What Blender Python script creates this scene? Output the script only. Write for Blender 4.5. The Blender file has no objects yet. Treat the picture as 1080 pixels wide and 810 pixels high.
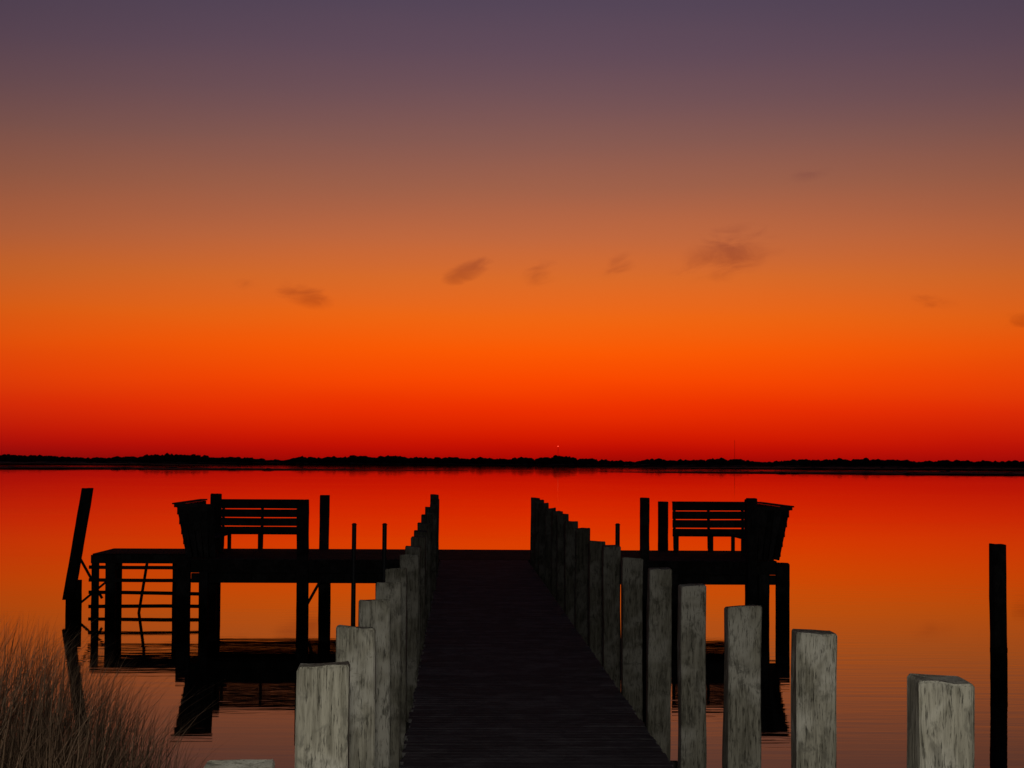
import bpy, bmesh, math, random
from mathutils import Vector, Matrix, noise
random.seed(7)
sc=bpy.context.scene
CAMZ=3.65; DECK=1.42; F=2017.0

def s2l(c):
    o=[]
    for v in c:
        v/=255.0
        o.append(v/12.92 if v<=0.04045 else ((v+0.055)/1.055)**2.4)
    return o

# ---------------------------------------------------------------- node helper
class NT:
    def __init__(s,tree): s.t=tree; s.n=tree.nodes; s.l=tree.links
    def new(s,typ,**k):
        n=s.n.new(typ)
        for a,b in k.items(): setattr(n,a,b)
        return n
    def put(s,sock,v):
        if isinstance(v,bpy.types.NodeSocket): s.l.new(v,sock)
        elif v is not None: sock.default_value=v
    def m(s,op,a,b=None,c=None,clamp=False):
        n=s.new('ShaderNodeMath',operation=op); n.use_clamp=clamp
        s.put(n.inputs[0],a); s.put(n.inputs[1],b); s.put(n.inputs[2],c)
        return n.outputs[0]
    def mix(s,f,a,b,blend='MIX'):
        n=s.new('ShaderNodeMix',data_type='RGBA',blend_type=blend)
        s.put(n.inputs[0],f); s.put(n.inputs[6],a); s.put(n.inputs[7],b)
        return n.outputs[2]
    def smooth(s,v,a,b,lo=0.0,hi=1.0):
        n=s.new('ShaderNodeMapRange',interpolation_type='SMOOTHSTEP')
        s.put(n.inputs[0],v); s.put(n.inputs[1],a); s.put(n.inputs[2],b); s.put(n.inputs[3],lo); s.put(n.inputs[4],hi)
        return n.outputs[0]
    def noise(s,vec,scale,detail=4,rough=0.5,dist=0.0):
        n=s.new('ShaderNodeTexNoise'); s.put(n.inputs['Vector'],vec)
        n.inputs['Scale'].default_value=scale; n.inputs['Detail'].default_value=detail
        n.inputs['Roughness'].default_value=rough; n.inputs['Distortion'].default_value=dist
        return n.outputs[0]
    def mapping(s,vec,scale,loc=(0,0,0)):
        n=s.new('ShaderNodeMapping'); s.put(n.inputs[0],vec)
        n.inputs['Scale'].default_value=scale; n.inputs['Location'].default_value=loc
        return n.outputs[0]

def newmat(name):
    m=bpy.data.materials.new(name); m.use_nodes=True
    t=NT(m.node_tree); b=m.node_tree.nodes['Principled BSDF']
    return m,t,b

# ---------------------------------------------------------------- world
w=bpy.data.worlds.new("World"); sc.world=w; w.use_nodes=True
try:
    w.cycles.sampling_method='MANUAL'; w.cycles.sample_map_resolution=256
except Exception: pass
T=NT(w.node_tree); bg=w.node_tree.nodes['Background']
tc=T.new('ShaderNodeTexCoord'); sep=T.new('ShaderNodeSeparateXYZ'); T.l.new(tc.outputs['Generated'],sep.inputs[0])
X,Y,Z=sep.outputs
zc=T.m('MAXIMUM',Z,0.0)
wob=T.noise(T.mapping(tc.outputs['Generated'],(3,3,22)),1.5,2)
zz=T.m('ADD',zc,T.m('MULTIPLY',T.m('SUBTRACT',wob,0.5),0.008))
ramp=T.new('ShaderNodeValToRGB'); T.l.new(zz,ramp.inputs[0])
stops=[(0.0,(156,8,3)),(0.006,(188,12,2)),(0.0139,(211,26,0)),(0.0288,(236,48,0)),(0.0436,(249,71,0)),(0.060,(251,89,3)),
(0.0765,(240,102,18)),(0.097,(218,107,41)),(0.118,(192,104,62)),(0.145,(159,97,74)),(0.168,(134,90,82)),(0.190,(113,82,87)),
(0.212,(97,75,89)),(0.234,(85,70,88)),(0.32,(58,51,72)),(0.5,(34,34,50)),(1.0,(20,22,36))]
cr=ramp.color_ramp
while len(cr.elements)>1: cr.elements.remove(cr.elements[-1])
cr.elements[0].position=0; cr.elements[0].color=(*s2l(stops[0][1]),1)
for p,c in stops[1:]:
    e=cr.elements.new(p); e.color=(*s2l(c),1)
ga=math.radians(3.0)
hor=T.m('SQRT',T.m('ADD',T.m('MULTIPLY',X,X),T.m('MULTIPLY',Y,Y)))
dot=T.m('DIVIDE',T.m('ADD',T.m('MULTIPLY',X,math.sin(ga)),T.m('MULTIPLY',Y,math.cos(ga))),T.m('MAXIMUM',hor,1e-4))
glow=T.m('POWER',T.m('MAXIMUM',dot,0.0),6.0)
r2=T.new('ShaderNodeValToRGB'); T.l.new(zc,r2.inputs[0])
c2=r2.color_ramp
c2.elements[0].color=(0.010,0.007,0.010,1); c2.elements[1].color=(0.006,0.007,0.014,1); c2.elements[1].position=0.6
col=T.mix(glow,r2.outputs[0],ramp.outputs[0])
# faint wispy clouds low in the west (azimuth / elevation)
az=T.m('ARCTAN2',X,Y); el=T.m('ARCSINE',Z)
clouds=[(490,287,38,14,24,1.25),(318,311,44,15,-14,.95),(765,270,70,32,14,.95),(652,281,30,15,20,.75),(571,288,26,17,25,.6),
        (1068,343,32,11,0,1.0),(978,323,38,10,-10,.6),(262,301,18,9,0,.6),(850,188,30,9,10,.4)]
tot=None
for (px,py,rx,ry,tilt,st) in clouds:
    a0=(px-484)/F; e0=(488+(px-540)*.006-py)/F; ct=math.cos(math.radians(tilt)); si=math.sin(math.radians(tilt))
    da=T.m('SUBTRACT',az,a0); de=T.m('SUBTRACT',el,e0)
    u=T.m('DIVIDE',T.m('ADD',T.m('MULTIPLY',da,ct),T.m('MULTIPLY',de,si)),rx/F)
    v=T.m('DIVIDE',T.m('SUBTRACT',T.m('MULTIPLY',de,ct),T.m('MULTIPLY',da,si)),ry/F)
    q=T.m('MAXIMUM',T.m('SUBTRACT',1.0,T.m('ADD',T.m('MULTIPLY',u,u),T.m('MULTIPLY',v,v))),0.0)
    q=T.m('MULTIPLY',q,st)
    tot=q if tot is None else T.m('ADD',tot,q)
cv=T.new('ShaderNodeCombineXYZ'); T.put(cv.inputs[0],T.m('ADD',az,T.m('MULTIPLY',el,-0.6))); T.put(cv.inputs[1],T.m('MULTIPLY',el,2.0))
cn=T.noise(cv.outputs[0],50,4,0.52,0.7)
dens=T.smooth(T.m('ADD',tot,T.m('MULTIPLY',T.m('SUBTRACT',cn,0.5),3.0)),0.1,1.5)
dens=T.m('MULTIPLY',dens,T.m('MULTIPLY',tot,1.6,clamp=True))
col=T.mix(T.m('MULTIPLY',dens,0.62),col,T.mix(1.0,col,(0.52,0.43,0.66,1),'MULTIPLY'))
T.l.new(col,bg.inputs[0]); bg.inputs[1].default_value=1.0

# ---------------------------------------------------------------- materials
def wood_mat(name,base,dark,light,grain=(14,14,1.1),wet=True,bump=0.5,crk=.25,blt=.7,lo=.65,hi=.6):
    m,t,b=newmat(name)
    g=t.new('ShaderNodeNewGeometry'); pos=g.outputs['Position']
    at=t.new('ShaderNodeAttribute',attribute_name='rnd')
    big=t.noise(pos,3.2,3,0.6,0.3)
    gr=t.noise(t.mapping(pos,grain),3.0,4,0.7,0.25)
    fine=t.noise(t.mapping(pos,tuple(v*3 for v in grain)),4.0,3,0.7)
    blot=t.noise(t.mapping(pos,(7,7,3.5)),1.9,4,0.7,0.6)
    c=t.mix(t.smooth(gr,0.34,0.62),(*dark,1),(*base,1))
    c=t.mix(t.smooth(big,0.44,0.64),c,(*light,1))
    c=t.mix(t.m('MULTIPLY',t.smooth(blot,0.50,0.66),blt),c,(*[v*0.36 for v in base],1))
    crack=t.smooth(fine,0.33,0.44,crk,1.0)
    c=t.mix(1.0,c,crack,'MULTIPLY')
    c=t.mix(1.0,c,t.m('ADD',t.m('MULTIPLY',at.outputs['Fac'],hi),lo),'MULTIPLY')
    if wet:
        s=t.new('ShaderNodeSeparateXYZ'); t.l.new(pos,s.inputs[0])
        wz=t.smooth(t.m('ADD',s.outputs[2],t.m('MULTIPLY',big,0.3)),0.45,0.95)
        c=t.mix(wz,t.mix(1.0,c,(0.22,0.24,0.18,1),'MULTIPLY'),c)
    t.l.new(c,b.inputs['Base Color']); b.inputs['Roughness'].default_value=0.9
    b.inputs['Specular IOR Level'].default_value=0.05
    if bump:
        bp=t.new('ShaderNodeBump'); bp.inputs['Strength'].default_value=bump; bp.inputs['Distance'].default_value=0.011
        t.put(bp.inputs['Height'],t.m('ADD',t.m('MULTIPLY',gr,1.0),t.m('MULTIPLY',crack,0.6)))
        t.l.new(bp.outputs[0],b.inputs['Normal'])
    return m
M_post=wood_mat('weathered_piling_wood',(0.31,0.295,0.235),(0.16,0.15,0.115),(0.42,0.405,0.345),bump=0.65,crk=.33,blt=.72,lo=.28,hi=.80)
M_deck=wood_mat('weathered_deck_boards',(0.13,0.125,0.125),(0.075,0.07,0.07),(0.17,0.165,0.16),grain=(1.1,16,16),wet=False,bump=0.0,crk=.6,blt=.4,lo=.8,hi=.25)
M_far=wood_mat('dark_far_wood',(0.050,0.046,0.042),(0.028,0.025,0.022),(0.07,0.065,0.06),bump=0.0)  # darker wood tone for platform, benches, stringers and outlying pilings

M_water,t,b=newmat('calm_water')
g=t.new('ShaderNodeNewGeometry'); pos=g.outputs['Position']
n1=t.noise(t.mapping(pos,(0.30,1.7,1)),1.5,3,0.5,0.0)
patch=t.smooth(t.noise(t.mapping(pos,(0.02,0.05,1)),1.0,2,0.6),0.40,0.66,0.15,1.0)
b.inputs['Base Color'].default_value=(0.004,0.002,0.002,1); b.inputs['Roughness'].default_value=0.02
b.inputs['IOR'].default_value=1.23
bp=t.new('ShaderNodeBump'); bp.inputs['Strength'].default_value=1.0; bp.inputs['Distance'].default_value=1.0
t.put(bp.inputs['Height'],t.m('MULTIPLY',t.m('MULTIPLY',n1,patch),0.0038))
t.l.new(bp.outputs[0],b.inputs['Normal'])

M_ground,t,b=newmat('sandy_bank_soil')
g=t.new('ShaderNodeNewGeometry'); pos=g.outputs['Position']
n=t.noise(pos,1.2,6,0.6); n3=t.noise(pos,18,4,0.6)
c=t.mix(t.smooth(n,0.35,0.65),(0.05,0.045,0.03,1),(0.13,0.11,0.08,1)); c=t.mix(1.0,c,t.smooth(n3,0.2,0.7,0.6,1.1),'MULTIPLY')
t.l.new(c,b.inputs['Base Color']); b.inputs['Roughness'].default_value=0.95

def leafmat(name,c1,c2):
    m,t,b=newmat(name)
    at=t.new('ShaderNodeAttribute',attribute_name='rnd')
    t.l.new(t.mix(at.outputs['Fac'],(*c1,1),(*c2,1)),b.inputs['Base Color']); b.inputs['Roughness'].default_value=0.8
    b.inputs['Specular IOR Level'].default_value=0.1
    return m
M_grass=leafmat('dry_marsh_grass',(0.08,0.05,0.03),(0.62,0.40,0.25))
M_tree=leafmat('distant_foliage',(0.02,0.025,0.015),(0.05,0.055,0.03))
M_marsh=leafmat('distant_marsh',(0.03,0.025,0.015),(0.07,0.055,0.03))
M_metal,t,b=newmat('galvanised_metal'); b.inputs['Base Color'].default_value=(0.08,0.08,0.08,1); b.inputs['Metallic'].default_value=0.7; b.inputs['Roughness'].default_value=0.6
M_red,t,b=newmat('red_beacon'); b.inputs['Emission Color'].default_value=(1,0.07,0.03,1); b.inputs['Emission Strength'].default_value=1.5
M_glass,t,b=newmat('lamp_glass'); b.inputs['Emission Color'].default_value=(1,0.93,0.8,1); b.inputs['Emission Strength'].default_value=2

# ---------------------------------------------------------------- mesh builder
class MB:
    def __init__(s): s.v=[]; s.f=[]; s.r=[]
    def add(s,vs,fs,r=None):
        if r is None: r=random.random()
        o=len(s.v); s.v+= [tuple(p) for p in vs]; s.f+=[tuple(i+o for i in f) for f in fs]; s.r+=[r]*len(vs)
    def obj(s,name,mat,parent=None,smooth=False):
        me=bpy.data.meshes.new(name); me.from_pydata(s.v,[],s.f); me.update()
        a=me.attributes.new('rnd','FLOAT','POINT'); a.data.foreach_set('value',s.r)
        me.materials.append(mat)
        bm=bmesh.new(); bm.from_mesh(me); bmesh.ops.recalc_face_normals(bm,faces=bm.faces); bm.to_mesh(me); bm.free()
        if smooth:
            for p in me.polygons: p.use_smooth=True
        o=bpy.data.objects.new(name,me); sc.collection.objects.link(o)
        if parent: o.parent=parent
        return o
    def beam(s,p0,p1,w,h,up=(0,0,1),bev=0.006,jit=0.0,r=None):
        """bevelled timber from p0 to p1; w across, h along up"""
        p0=Vector(p0);p1=Vector(p1);d=(p1-p0).normalized();u=Vector(up)
        if abs(d.dot(u))>0.98: u=Vector((0,1,0))
        sx=d.cross(u).normalized(); u=sx.cross(d).normalized()
        prof=[(-w/2+bev,-h/2),(w/2-bev,-h/2),(w/2,-h/2+bev),(w/2,h/2-bev),(w/2-bev,h/2),(-w/2+bev,h/2),(-w/2,h/2-bev),(-w/2,-h/2+bev)]
        L=(p1-p0).length; n=max(1,int(L/0.8)) if jit>0 else 1
        rings=[(0,1-2*bev/max(w,h))]+[(L*i/n if 0<i<n else (bev if i==0 else L-bev),1) for i in range(n+1)]+[(L,1-2*bev/max(w,h))]
        vs=[];fs=[]
        for k,(t_,sc_) in enumerate(rings):
            jx=random.uniform(-jit,jit);jy=random.uniform(-jit,jit)
            for a,b_ in prof: vs.append(p0+d*t_+sx*(a*sc_+jx)+u*(b_*sc_+jy))
        for k in range(len(rings)-1):
            for i in range(8):
                j=(i+1)%8; fs.append((k*8+i,k*8+j,(k+1)*8+j,(k+1)*8+i))
        fs.append(tuple(range(7,-1,-1))); fs.append(tuple((len(rings)-1)*8+i for i in range(8)))
        s.add(vs,fs,r)
    def post(s,x,y,z0,z1,w,lean=(0,0),rot=0.0,rnd=True,bev=0.008,r=None):
        """weathered square piling with worn, slightly uneven top"""
        zs=[z0]; z=z0
        while z<z1-0.3: z+=0.16; zs.append(min(z,z1-0.05))
        zs+= [z1-0.010,z1]
        vs=[];fs=[]; q=w/2
        seg=[(-q+bev,-q),(-q/3,-q),(q/3,-q),(q-bev,-q),(q,-q+bev),(q,0),(q,q-bev),(q-bev,q),(0,q),(-q+bev,q),(-q,q-bev),(-q,0),(-q,-q+bev)]
        n=len(seg); sd=random.random()*100; tx=random.uniform(-.02,.02); ty=random.uniform(-.02,.02)
        for k,z in enumerate(zs):
            sc_=1.0 if k<len(zs)-1 else 0.94
            for i,(a,b_) in enumerate(seg):
                nz=(noise.noise(Vector((a*6+sd,b_*6,z*1.4)))*0.008+noise.noise(Vector((a*30+sd,b_*30,z*5)))*0.004)*(1 if rnd else 0)
                ca=math.cos(rot);sa=math.sin(rot)
                aa=a*sc_*(1+nz/q); bb=b_*sc_*(1+nz/q)
                dz=0
                if k>=len(zs)-2: dz=a*tx/q*0.4+b_*ty/q*0.4+noise.noise(Vector((a*22+sd,b_*22,3)))*0.014
                vs.append((x+aa*ca-bb*sa+lean[0]*(z-z0),y+aa*sa+bb*ca+lean[1]*(z-z0),z+dz))
        for k in range(len(zs)-1):
            for i in range(n):
                j=(i+1)%n; fs.append((k*n+i,k*n+j,(k+1)*n+j,(k+1)*n+i))
        c=len(vs); top=(len(zs)-1)*n
        zc_=sum(vs[top+i][2] for i in range(n))/n
        vs.append((x+lean[0]*(z1-z0),y+lean[1]*(z1-z0),zc_-0.003))
        for i in range(n): fs.append((top+i,top+(i+1)%n,c))
        s.add(vs,fs,r)
    def cyl(s,p0,p1,r0,r1,n=10,r=None):
        p0=Vector(p0);p1=Vector(p1);d=(p1-p0).normalized(); a=d.orthogonal().normalized(); b_=d.cross(a)
        vs=[]
        for p,rr in ((p0,r0),(p1,r1)):
            for i in range(n):
                t_=2*math.pi*i/n; vs.append(p+a*math.cos(t_)*rr+b_*math.sin(t_)*rr)
        fs=[(i,(i+1)%n,n+(i+1)%n,n+i) for i in range(n)]+[tuple(range(n-1,-1,-1)),tuple(range(n,2*n))]
        s.add(vs,fs,r)

def empty(name,loc=(0,0,0)):
    e=bpy.data.objects.new(name,None); sc.collection.objects.link(e); e.location=loc; return e

# ---------------------------------------------------------------- water, ground
mb=MB(); R=14000
mb.add([(-R,-40,0),(R,-40,0),(R,R,0),(-R,R,0)],[(0,1,2,3)]); mb.obj('water',M_water)

def shore(x): return 18.5+3.2*math.exp(-((x+5.5)/3.0)**2)+0.6*noise.noise(Vector((x*.3,1,0)))-0.01*abs(x)
def gz(x,y):
    d=shore(x)-y
    z=0.12*d if d<0 else 0.33*(1-math.exp(-d/1.2))+ 0.85*(1-math.exp(-max(0,d-4)/8))
    return max(-1.2,z)+0.05*noise.noise(Vector((x*.6,y*.6,0)))
xs=[-9000,-2000,-400,-120]+[-60+i*1.0 for i in range(121)]+[120,400,2000,9000]
ys=[-9000,-2000,-400,-120,-60]+[-40+i*0.75 for i in range(90)]
mb=MB(); vs=[(x,y,gz(max(-60,min(60,x)),y)) for y in ys for x in xs]; nx=len(xs)
fs=[(j*nx+i,j*nx+i+1,(j+1)*nx+i+1,(j+1)*nx+i) for j in range(len(ys)-1) for i in range(nx-1)]
mb.add(vs,fs,.5); mb.obj('ground',M_ground,smooth=True)

# ---------------------------------------------------------------- dock
dock=empty('wooden_dock')
XL,XR=-0.51,1.71
hR={0:.756,1:.80,2:.858,3:.885,4:.90,5:.927,6:.94,7:.94,8:.90,9:.86,10:.84,11:.86,12:.82,13:.83,14:.80,15:.76}
hL={0:.755,1:.755,2:.82,3:.86,4:.90,5:.93,6:.93,7:.95,8:.93,9:.92,10:.90,11:.88,12:.86,13:.84,14:.84,15:.80,16:.76}
falloff_tint=lambda y: max(0.0,min(1.0,1-(y-9)/17))*.85+random.uniform(0,.15)  # piling tone darkens with distance, painting lamp falloff into the colour, plus jitter
pm=MB()
for k in range(-3,16):
    y=6.78+2.41*k
    h=hR.get(k,.76)+ (random.uniform(-.03,.03) if k>5 else 0)
    pm.post(XR+random.uniform(-.015,.015),y,-1.5,CAMZ-h,0.194+random.uniform(-.008,.008),lean=(random.uniform(-.007,.007),random.uniform(-.006,.006)),rot=random.uniform(-.035,.035),r=falloff_tint(y))
for k in range(-1,17):
    y=4.77+2.41*k if k<16 else 43.4
    h=hL.get(k,.75)+ (random.uniform(-.035,.035) if k>6 else 0)
    pm.post(XL+random.uniform(-.02,.02),y,-1.5,CAMZ-h,0.186+random.uniform(-.008,.008),lean=(random.uniform(-.008,.008),random.uniform(-.006,.006)),rot=random.uniform(-.035,.035),r=falloff_tint(y))
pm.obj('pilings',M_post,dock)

dm=MB(); y=-4.0
while y<43.9:
    dx=random.uniform(-.02,.02); dz=random.uniform(-.0012,.0012)
    dm.beam((XL+0.105+dx,y,DECK-.02+dz),(XR-0.108+dx*.5,y+random.uniform(-.001,.001),DECK-.02-dz),.145,0.038,bev=0.002)
    y+=0.150
dm.obj('deck_boards',M_deck,dock)
sm=MB()
for x in (XL+.14,(XL+XR)/2,XR-.14): sm.beam((x,-4,DECK-.18),(x,43.9,DECK-.18),.05,.27)
for k in range(-3,16):
    y=6.78+2.41*k+.14
    sm.beam((XL-.2,y,DECK-.45),(XR+.2,y,DECK-.45),.06,.24)
sm.obj('stringers',M_far,dock)

# T-head platform
PX0,PX1,PY0,PY1=-6.1,7.35,44.0,49.2
tm=MB(); y=PY0+.07
while y<PY1:
    cuts=[PX0,PX0+4.4+random.uniform(-.6,.6),PX0+9+random.uniform(-.6,.6),PX1]
    for a,b_ in zip(cuts[:-1],cuts[1:]): tm.beam((a+.003,y,DECK-.02),(b_-.003,y,DECK-.02+random.uniform(-.003,.003)),.138,.038,bev=.005)
    y+=.150
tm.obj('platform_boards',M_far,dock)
fm=MB()
for yy in (PY0-.03,(PY0+PY1)/2,PY1+.03):
    fm.beam((PX0-.05,yy,DECK-.17),(PX1+.05,yy,DECK-.17),.05,.29)
    fm.beam((PX0+.02,yy+.05,DECK-.435),(PX1-.02,yy+.05,DECK-.435),.08,.22)
for x in (PX0-.03,-4.0,-2.0,0.4,2.6,5.0,PX1+.03):
    fm.beam((x,PY0+.02,DECK-.19),(x,PY1-.02,DECK-.19),.05,.24)
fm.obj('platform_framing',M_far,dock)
pp=MB()
z=lambda py,d: CAMZ-(py-488)*d/F
for (x,y,top,wd) in [(-6.24,43.85,DECK-.04,.30),(-3.52,43.85,z(528,43.85),.27),(-6.22,49.35,z(522,49.35),.26),(-3.45,49.35,z(523,49.35),.24),
                  (-5.78,43.9,DECK-.3,.20),(-5.95,46.6,DECK-.3,.24),(-3.2,46.6,DECK-.3,.26),(-0.6,49.35,DECK-.02,.22),(1.8,49.35,DECK-.02,.22),
                  (4.28,43.85,z(524,43.85),.21),(5.30,49.35,z(528,49.35),.24),(7.45,43.85,DECK-.04,.30),(7.55,49.35,z(525,49.35),.24),
                  (7.02,43.9,DECK-.3,.24),(6.75,43.85,z(524,44),.22),(4.95,43.9,DECK-.3,.26),(5.3,46.6,DECK-.3,.2)]:
    pp.post(x,y,-1.5,top,wd,lean=(random.uniform(-.006,.006),0),rot=random.uniform(-.1,.1))
pp.beam((-3.5,43.7,.25),(-3.05,43.7,DECK-.35),.06,.14,up=(0,1,0))
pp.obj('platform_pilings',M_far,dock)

# side walkway with slatted wave screen (left)
wm=MB(); WX0,WX1=-8.75,-6.16
y=46.3
while y<49.1:
    wm.beam((WX0,y,DECK-.02),(WX1,y,DECK-.02),.138,.038,bev=.005); y+=.15
for yy in (46.2,49.15): wm.beam((WX0-.03,yy,DECK-.13),(WX1,yy,DECK-.13),.05,.20)
for zz_ in (.15,.47,.78,1.08):
    wm.beam((WX0-.1,46.32,zz_+random.uniform(-.02,.02)),(WX1+.02,46.32,zz_+random.uniform(-.02,.02)),.04,.085,jit=.008)
for x,wd in ((WX0+.02,.16),(-8.35,.24),(-6.5,.10)):
    wm.post(x,46.5,-1.2,DECK-.05,wd)
wm.beam((-7.45,46.27,DECK-.2),(-7.68,46.27,-.3),.05,.15,up=(0,1,0))
wm.beam((-9.05,46.2,DECK-.1),(-8.5,46.2,.35),.05,.10,up=(0,1,0))
wm.beam((-9.0,46.15,.25),(-8.4,46.15,.75),.05,.08,up=(0,1,0))
wm.post(WX0+.1,49.1,-1.2,DECK-.05,.2); wm.post(-7.2,49.1,-1.2,DECK-.05,.12)
wm.obj('side_walkway',M_far,dock)

# benches : one high-backed L-shaped bench per end of platform
def bench(name,xa,xb,side,xe):
    e=empty(name,((xa+xb)/2,47.5,DECK)); L=e.location.copy()
    sl=MB(); yb=49.0
    for i,zz_ in enumerate((.47,.69,.91,1.13)):
        sl.beam((xa,yb+.03*i,DECK+zz_),(xb,yb+.03*i,DECK+zz_+random.uniform(-.008,.008)),.04,.200,jit=.003)
    sl.beam((xa,yb+.12,DECK+1.245),(xb,yb+.12,DECK+1.245),.15,.035)
    sl.obj('backrest',M_far,e)
    st=MB()
    for yy in (48.86,48.70,48.54): st.beam((xa,yy,DECK+.42),(xb,yy,DECK+.42),.14,.04)
    st.obj('seat',M_far,e)
    lg=MB()
    for x in (xa+.06,(xa+xb)/2,xb-.06):
        lg.beam((x,48.9,DECK),(x,48.9,DECK+.395),.09,.09); lg.beam((x,48.56,DECK),(x,48.56,DECK+.395),.09,.09)
        lg.beam((x,49.05,DECK+.05),(x,49.19,DECK+1.22),.07,.05)
    lg.obj('leg',M_far,e)
    sd=MB(); y0,y1=44.25,49.05
    for i in range(5):
        zz_=.20+.2275*i
        ox=side*(.10+.27*zz_/1.25)
        sd.beam((xe+ox,y0,DECK+zz_),(xe+ox,y1,DECK+zz_),.04,.224)
    sd.beam((xe+side*.38,y0-.05,DECK+1.25),(xe+side*.38,y1,DECK+1.25),.18,.035)
    sd.obj('side_backrest',M_far,e)
    ss=MB()
    for i in range(3): ss.beam((xe-side*(.02+.16*i),y0+.03,DECK+.42),(xe-side*(.02+.16*i),y1-.6,DECK+.42),.145,.04)
    for yy in (y0+.1,(y0+y1)/2,y1-.7):
        ss.beam((xe-side*.36,yy,DECK),(xe-side*.36,yy,DECK+.395),.09,.09)
    ss.obj('side_seat',M_far,e)
    ep=MB(); n=5
    for i in range(n):
        t0=(i+.5)/n
        xb0=xe+side*(.10-.62*t0); xt=xe+side*(.37-.86*t0)
        hh=1.235-.05*t0
        ep.beam((xb0,y0-.03,DECK+.02),(xt,y0-.03,DECK+hh),.17,.03,up=(0,1,0))
    ep.beam((xe+side*.42,y0-.06,DECK+1.21),(xe-side*.52,y0-.06,DECK+1.20),.04,.09)
    ep.obj('end_panel',M_far,e)
    for c in e.children: c.location=-L
    return e
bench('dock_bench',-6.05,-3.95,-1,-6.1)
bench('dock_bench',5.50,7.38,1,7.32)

# thin iron mooring stakes
for x,y,top,rr in ((-2.37,43.7,z(554,43.7),.055),(-1.68,43.75,z(554,43.7),.055),(3.64,43.75,z(553,43.7),.055)):
    m_=MB(); m_.cyl((x,y,-1.3),(x+.01,y,top),rr,rr*.95,12); m_.cyl((x+.01,y,top),(x+.01,y,top+.04),rr*1.25,rr*.6,12)
    m_.obj('mooring_stake',M_metal)
m_=MB(); m_.post(-9.14,46.0,-1.4,.80,.34,rot=.05); m_.obj('short_piling',M_far)
m_=MB(); m_.post(-9.22,45.8,.35,z(517,45.8),.25,lean=(.155,0),rot=.04)
m_.obj('leaning_piling',M_far)
m_=MB(); d=33.0; xx=(1056.5-484)/F*d
m_.post(xx,d,-1.5,z(571,d),.225,lean=(-.003,0),rot=.2)
m_.cyl((xx,d,.42),(xx,d,.50),.15,.15,12)
m_.obj('mooring_piling',M_far)

# ---------------------------------------------------------------- flood lamp standing behind the viewpoint
fl=empty('flood_lamp',(0.05,-.75,0))
m_=MB(); m_.post(0.05,-1.0,.8,4.5,.12); m_.beam((.05,-1.0,4.15),(.05,-.78,4.2),.05,.05); m_.beam((.05,-.80,4.05),(.05,-.80,4.30),.34,.10); o=m_.obj('lamp_stand',M_metal,fl); o.location=-fl.location
m_=MB(); m_.beam((-.09,-.742,4.18),(.19,-.742,4.18),.01,.18); o=m_.obj('lamp_glass',M_glass,fl); o.location=-fl.location
ld=bpy.data.lights.new('lamp_light','AREA'); ld.shape='RECTANGLE'; ld.size=.28; ld.size_y=.18; ld.energy=350; ld.color=(1.0,.95,.85)
lo=bpy.data.objects.new('lamp_light',ld); sc.collection.objects.link(lo); lo.location=(0,.03,4.18); lo.rotation_euler=(math.radians(87),0,0); lo.parent=fl

# ---------------------------------------------------------------- marsh grass
gm=MB()
def blade(x,y,z0,h,wd,bend,ang,r):
    n=6; dx=math.cos(ang);dy=math.sin(ang)
    fa=random.uniform(-.9,.9); wx=math.cos(fa)*wd/2; wy=math.sin(fa)*wd/2
    vs=[];fs=[]
    for i in range(n+1):
        t_=i/n; o=bend*t_**2.2; zz_=z0+h*(t_-0.18*(bend/h)*t_**3)
        k=(1-t_)**.6 if t_<1 else 0.04
        cx=x+dx*o;cy=y+dy*o
        vs+=[(cx-wx*k,cy-wy*k,zz_),(cx+wx*k,cy+wy*k,zz_)]
    for i in range(n): fs.append((2*i,2*i+1,2*i+3,2*i+2))
    gm.add(vs,fs,r)
def topz(px):
    pts=[(-400,620),(0,652),(40,662),(75,684),(110,706),(150,735),(190,775),(222,830)]
    for (a,va),(b_,vb) in zip(pts[:-1],pts[1:]):
        if a<=px<=b_: return va+(vb-va)*(px-a)/(b_-a)
    return 620 if px<0 else 860
for i in range(6800):
    y=random.uniform(14.5,20.5); x=random.uniform(-7.5,-2.1)
    px=484+x*F/y
    if px>222: continue
    if px>80 and random.random()<(px-80)/160: continue
    cl=noise.noise(Vector((x*1.3,y*.9,0)))          # tussocks
    if cl<-.15 and random.random()<.45: continue
    z0=max(gz(x,y),-.1)
    tz=CAMZ-(topz(px)-488-cl*22+random.uniform(0,1)**1.0*125*(1 if random.random()<.88 else -.12))*y/F
    h=tz-z0
    if h<.35: h=random.uniform(.3,.5)
    blade(x,y,z0,h,random.uniform(.006,.012),abs(random.gauss(.2,.24))*h,random.choice([0,math.pi,.5,-.4])+random.uniform(-.8,.8),random.random()**1.7)
for i in range(280):
    y=random.uniform(15,20); px=random.uniform(-30,200); x=(px-484)/F*y; z0=max(gz(x,y),-.1)
    tz=CAMZ-(topz(px)-488-random.uniform(-25,20))*y/F
    if tz-z0>.3: blade(x,y,z0,tz-z0,.008,random.uniform(.02,.4),random.uniform(-.8,.8),random.random()*.6)
for i in range(5000):
    x=random.uniform(-25,25); y=random.uniform(-12,17)
    if -1.0<x<2.3: continue
    z0=gz(x,y)
    if z0<.1: continue
    blade(x,y,z0-.02,random.uniform(.12,.40),.012,random.uniform(.02,.15),random.uniform(0,6.28),random.random())
gm.obj('marsh_grass',M_grass)

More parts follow.
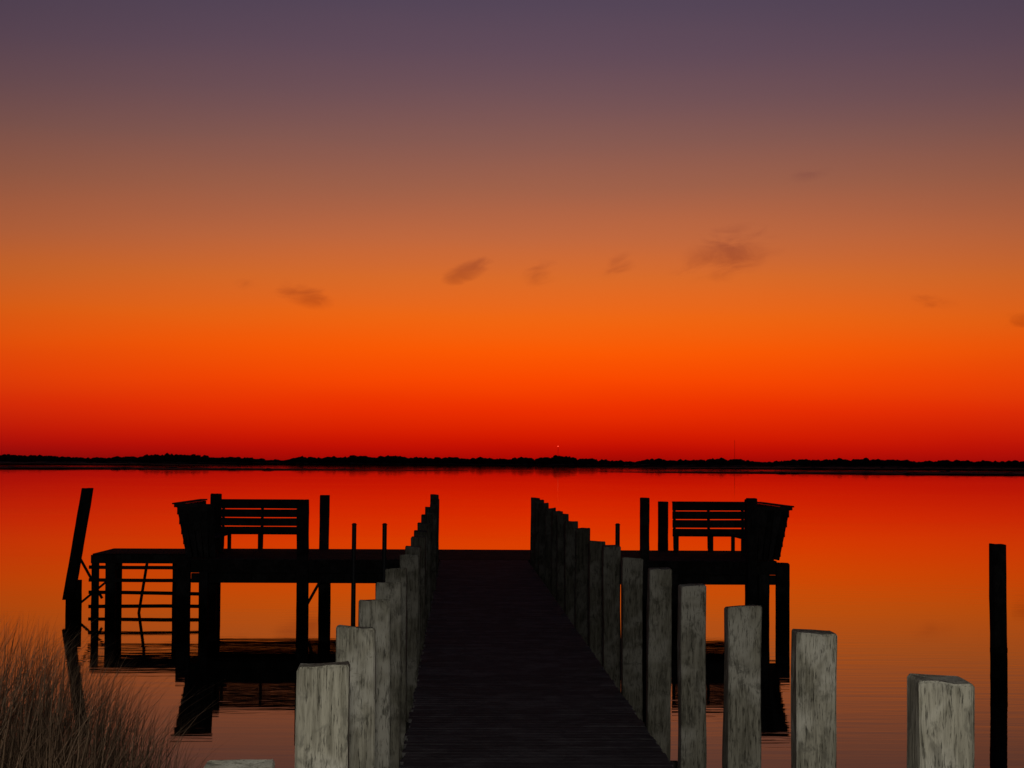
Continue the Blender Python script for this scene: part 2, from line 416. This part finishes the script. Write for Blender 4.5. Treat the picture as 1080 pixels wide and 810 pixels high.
# ---------------------------------------------------------------- far shore
def blob(mb,x,y,z,rx,rz,r):
    vs=[];fs=[];n=7;k=3
    sd=random.random()*50
    vs.append((x,y,z+rz*random.uniform(.85,1.1)))
    for j in range(1,k+1):
        ph=math.pi*.5*j/k
        for i in range(n):
            a=2*math.pi*i/n+sd; q=random.uniform(.75,1.2)
            vs.append((x+rx*q*math.sin(ph)*math.cos(a),y+rx*q*math.sin(ph)*math.sin(a),z+rz*math.cos(ph)*random.uniform(.8,1.15)))
    for i in range(n): fs.append((0,1+i,1+(i+1)%n))
    for j in range(k-1):
        for i in range(n): fs.append((1+j*n+i,1+(j+1)*n+i,1+(j+1)*n+(i+1)%n,1+j*n+(i+1)%n))
    mb.add(vs,fs,r)
def hill(x):
    h=9.0+3.2*noise.noise(Vector((x/95,3.3,0)))+2.6*noise.noise(Vector((x/28,7.7,0)))
    px=484+x*F/2350
    for c,wd,a in ((30,40,2),(180,60,3.5),(420,80,3),(600,45,4.5),(730,35,2),(920,50,3.5),(1040,40,1)):
        h+=a*math.exp(-((px-c)/wd)**2)
    return max(4,h-1.2)
tr=MB()
x=-2600
while x<2600:
    for k in range(3):
        y=2330+k*22+random.uniform(-8,8); h=hill(x)*random.uniform(.74,1.02)
        blob(tr,x+random.uniform(-3,3),y,0.3,random.uniform(5,10),h,random.random())
    x+=random.uniform(4,7)
tr.obj('distant_treeline',M_tree)
def island(name,xa,xb,yn,yf,h,taper,seed):
    n=int((xb-xa)/3); vs=[];fs=[]
    m_=MB()
    def tp(x):
        t_=min(1,(x-xa)/taper[0] if taper[0] else 1,(xb-x)/taper[1] if taper[1] else 1); return max(0.02,t_)
    for i in range(n+1):
        x=xa+(xb-xa)*i/n
        t_=tp(x)**.6
        mid=(yn+yf)/2+14*noise.noise(Vector((x/200,seed,0))); hw=(yf-yn)/2*t_*(1+.3*noise.noise(Vector((x/60,seed+5,0))))
        hh=h*t_*(.8+.5*noise.noise(Vector((x/30,seed+9,0)))+.35*noise.noise(Vector((x/5,seed,0))))
        hh=max(.12,hh)
        vs+=[(x,mid-hw,-.2),(x,mid-hw+1,hh*.8),(x,mid,hh),(x,mid+hw-1,hh*.8),(x,mid+hw,-.2)]
    for i in range(n):
        for k in range(4): fs.append((i*5+k,(i+1)*5+k,(i+1)*5+k+1,i*5+k+1))
    m_.add(vs,fs,.4)
    for i in range(int((xb-xa)/4)):
        x=random.uniform(xa,xb); t_=tp(x)
        if t_<.15: continue
        blob(m_,x,(yn+yf)/2+random.uniform(-.3,.3)*(yf-yn),0,random.uniform(1.2,3.5),h*t_**.6*random.uniform(.7,1.3),random.random())
    return m_.obj(name,M_marsh)
island('marsh_island',-1300,4,720,1000,0.9,(0,330),1)
island('marsh_island',60,1300,660,960,1.1,(260,0),4)
island('marsh_island',-1400,-190,1450,1900,1.8,(0,160),8)
island('marsh_island',95,1500,1350,1800,1.7,(200,0),12)
island('far_shore_land',-3200,3200,2240,2460,2.6,(0,0),21)

def mast(px,hpx,light):
    y=2360; x=(px-484)/F*y; h=(488-hpx)*y/F+CAMZ+ (px-540)*.006*y/F
    m_=MB()
    for a in range(3):
        ax=math.cos(a*2.094)*.55; ay=math.sin(a*2.094)*.55; m_.beam((x+ax,y+ay,0),(x+ax*.5,y+ay*.5,h),.10,.10)
    zz_=2.0
    while zz_<h-1:
        m_.beam((x-.5,y,zz_),(x+.5,y,zz_+1.2),.06,.06); zz_+=2.4
    e=empty('radio_mast'); m_.obj('lattice',M_metal,e)
    if light:
        b_=MB(); blob(b_,x,y-1,h,1.0,1.2,.5); b_.obj('beacon_lamp',M_red,e)
mast(589,471,True); mast(776,464,False)

# ---------------------------------------------------------------- camera
cam=bpy.data.cameras.new('camera'); co=bpy.data.objects.new('camera',cam); sc.collection.objects.link(co)
cam.sensor_width=36; cam.lens=36*F/1080; cam.clip_end=40000; cam.clip_start=.05
Rm=Matrix.Rotation(math.radians(-1.59),4,'Z')@Matrix.Rotation(math.radians(90+2.36),4,'X')@Matrix.Rotation(math.radians(.33),4,'Z')
co.matrix_world=Matrix.Translation((0,0,CAMZ))@Rm
sc.camera=co
sc.view_settings.view_transform='Standard'; sc.view_settings.look='None'; sc.view_settings.exposure=0
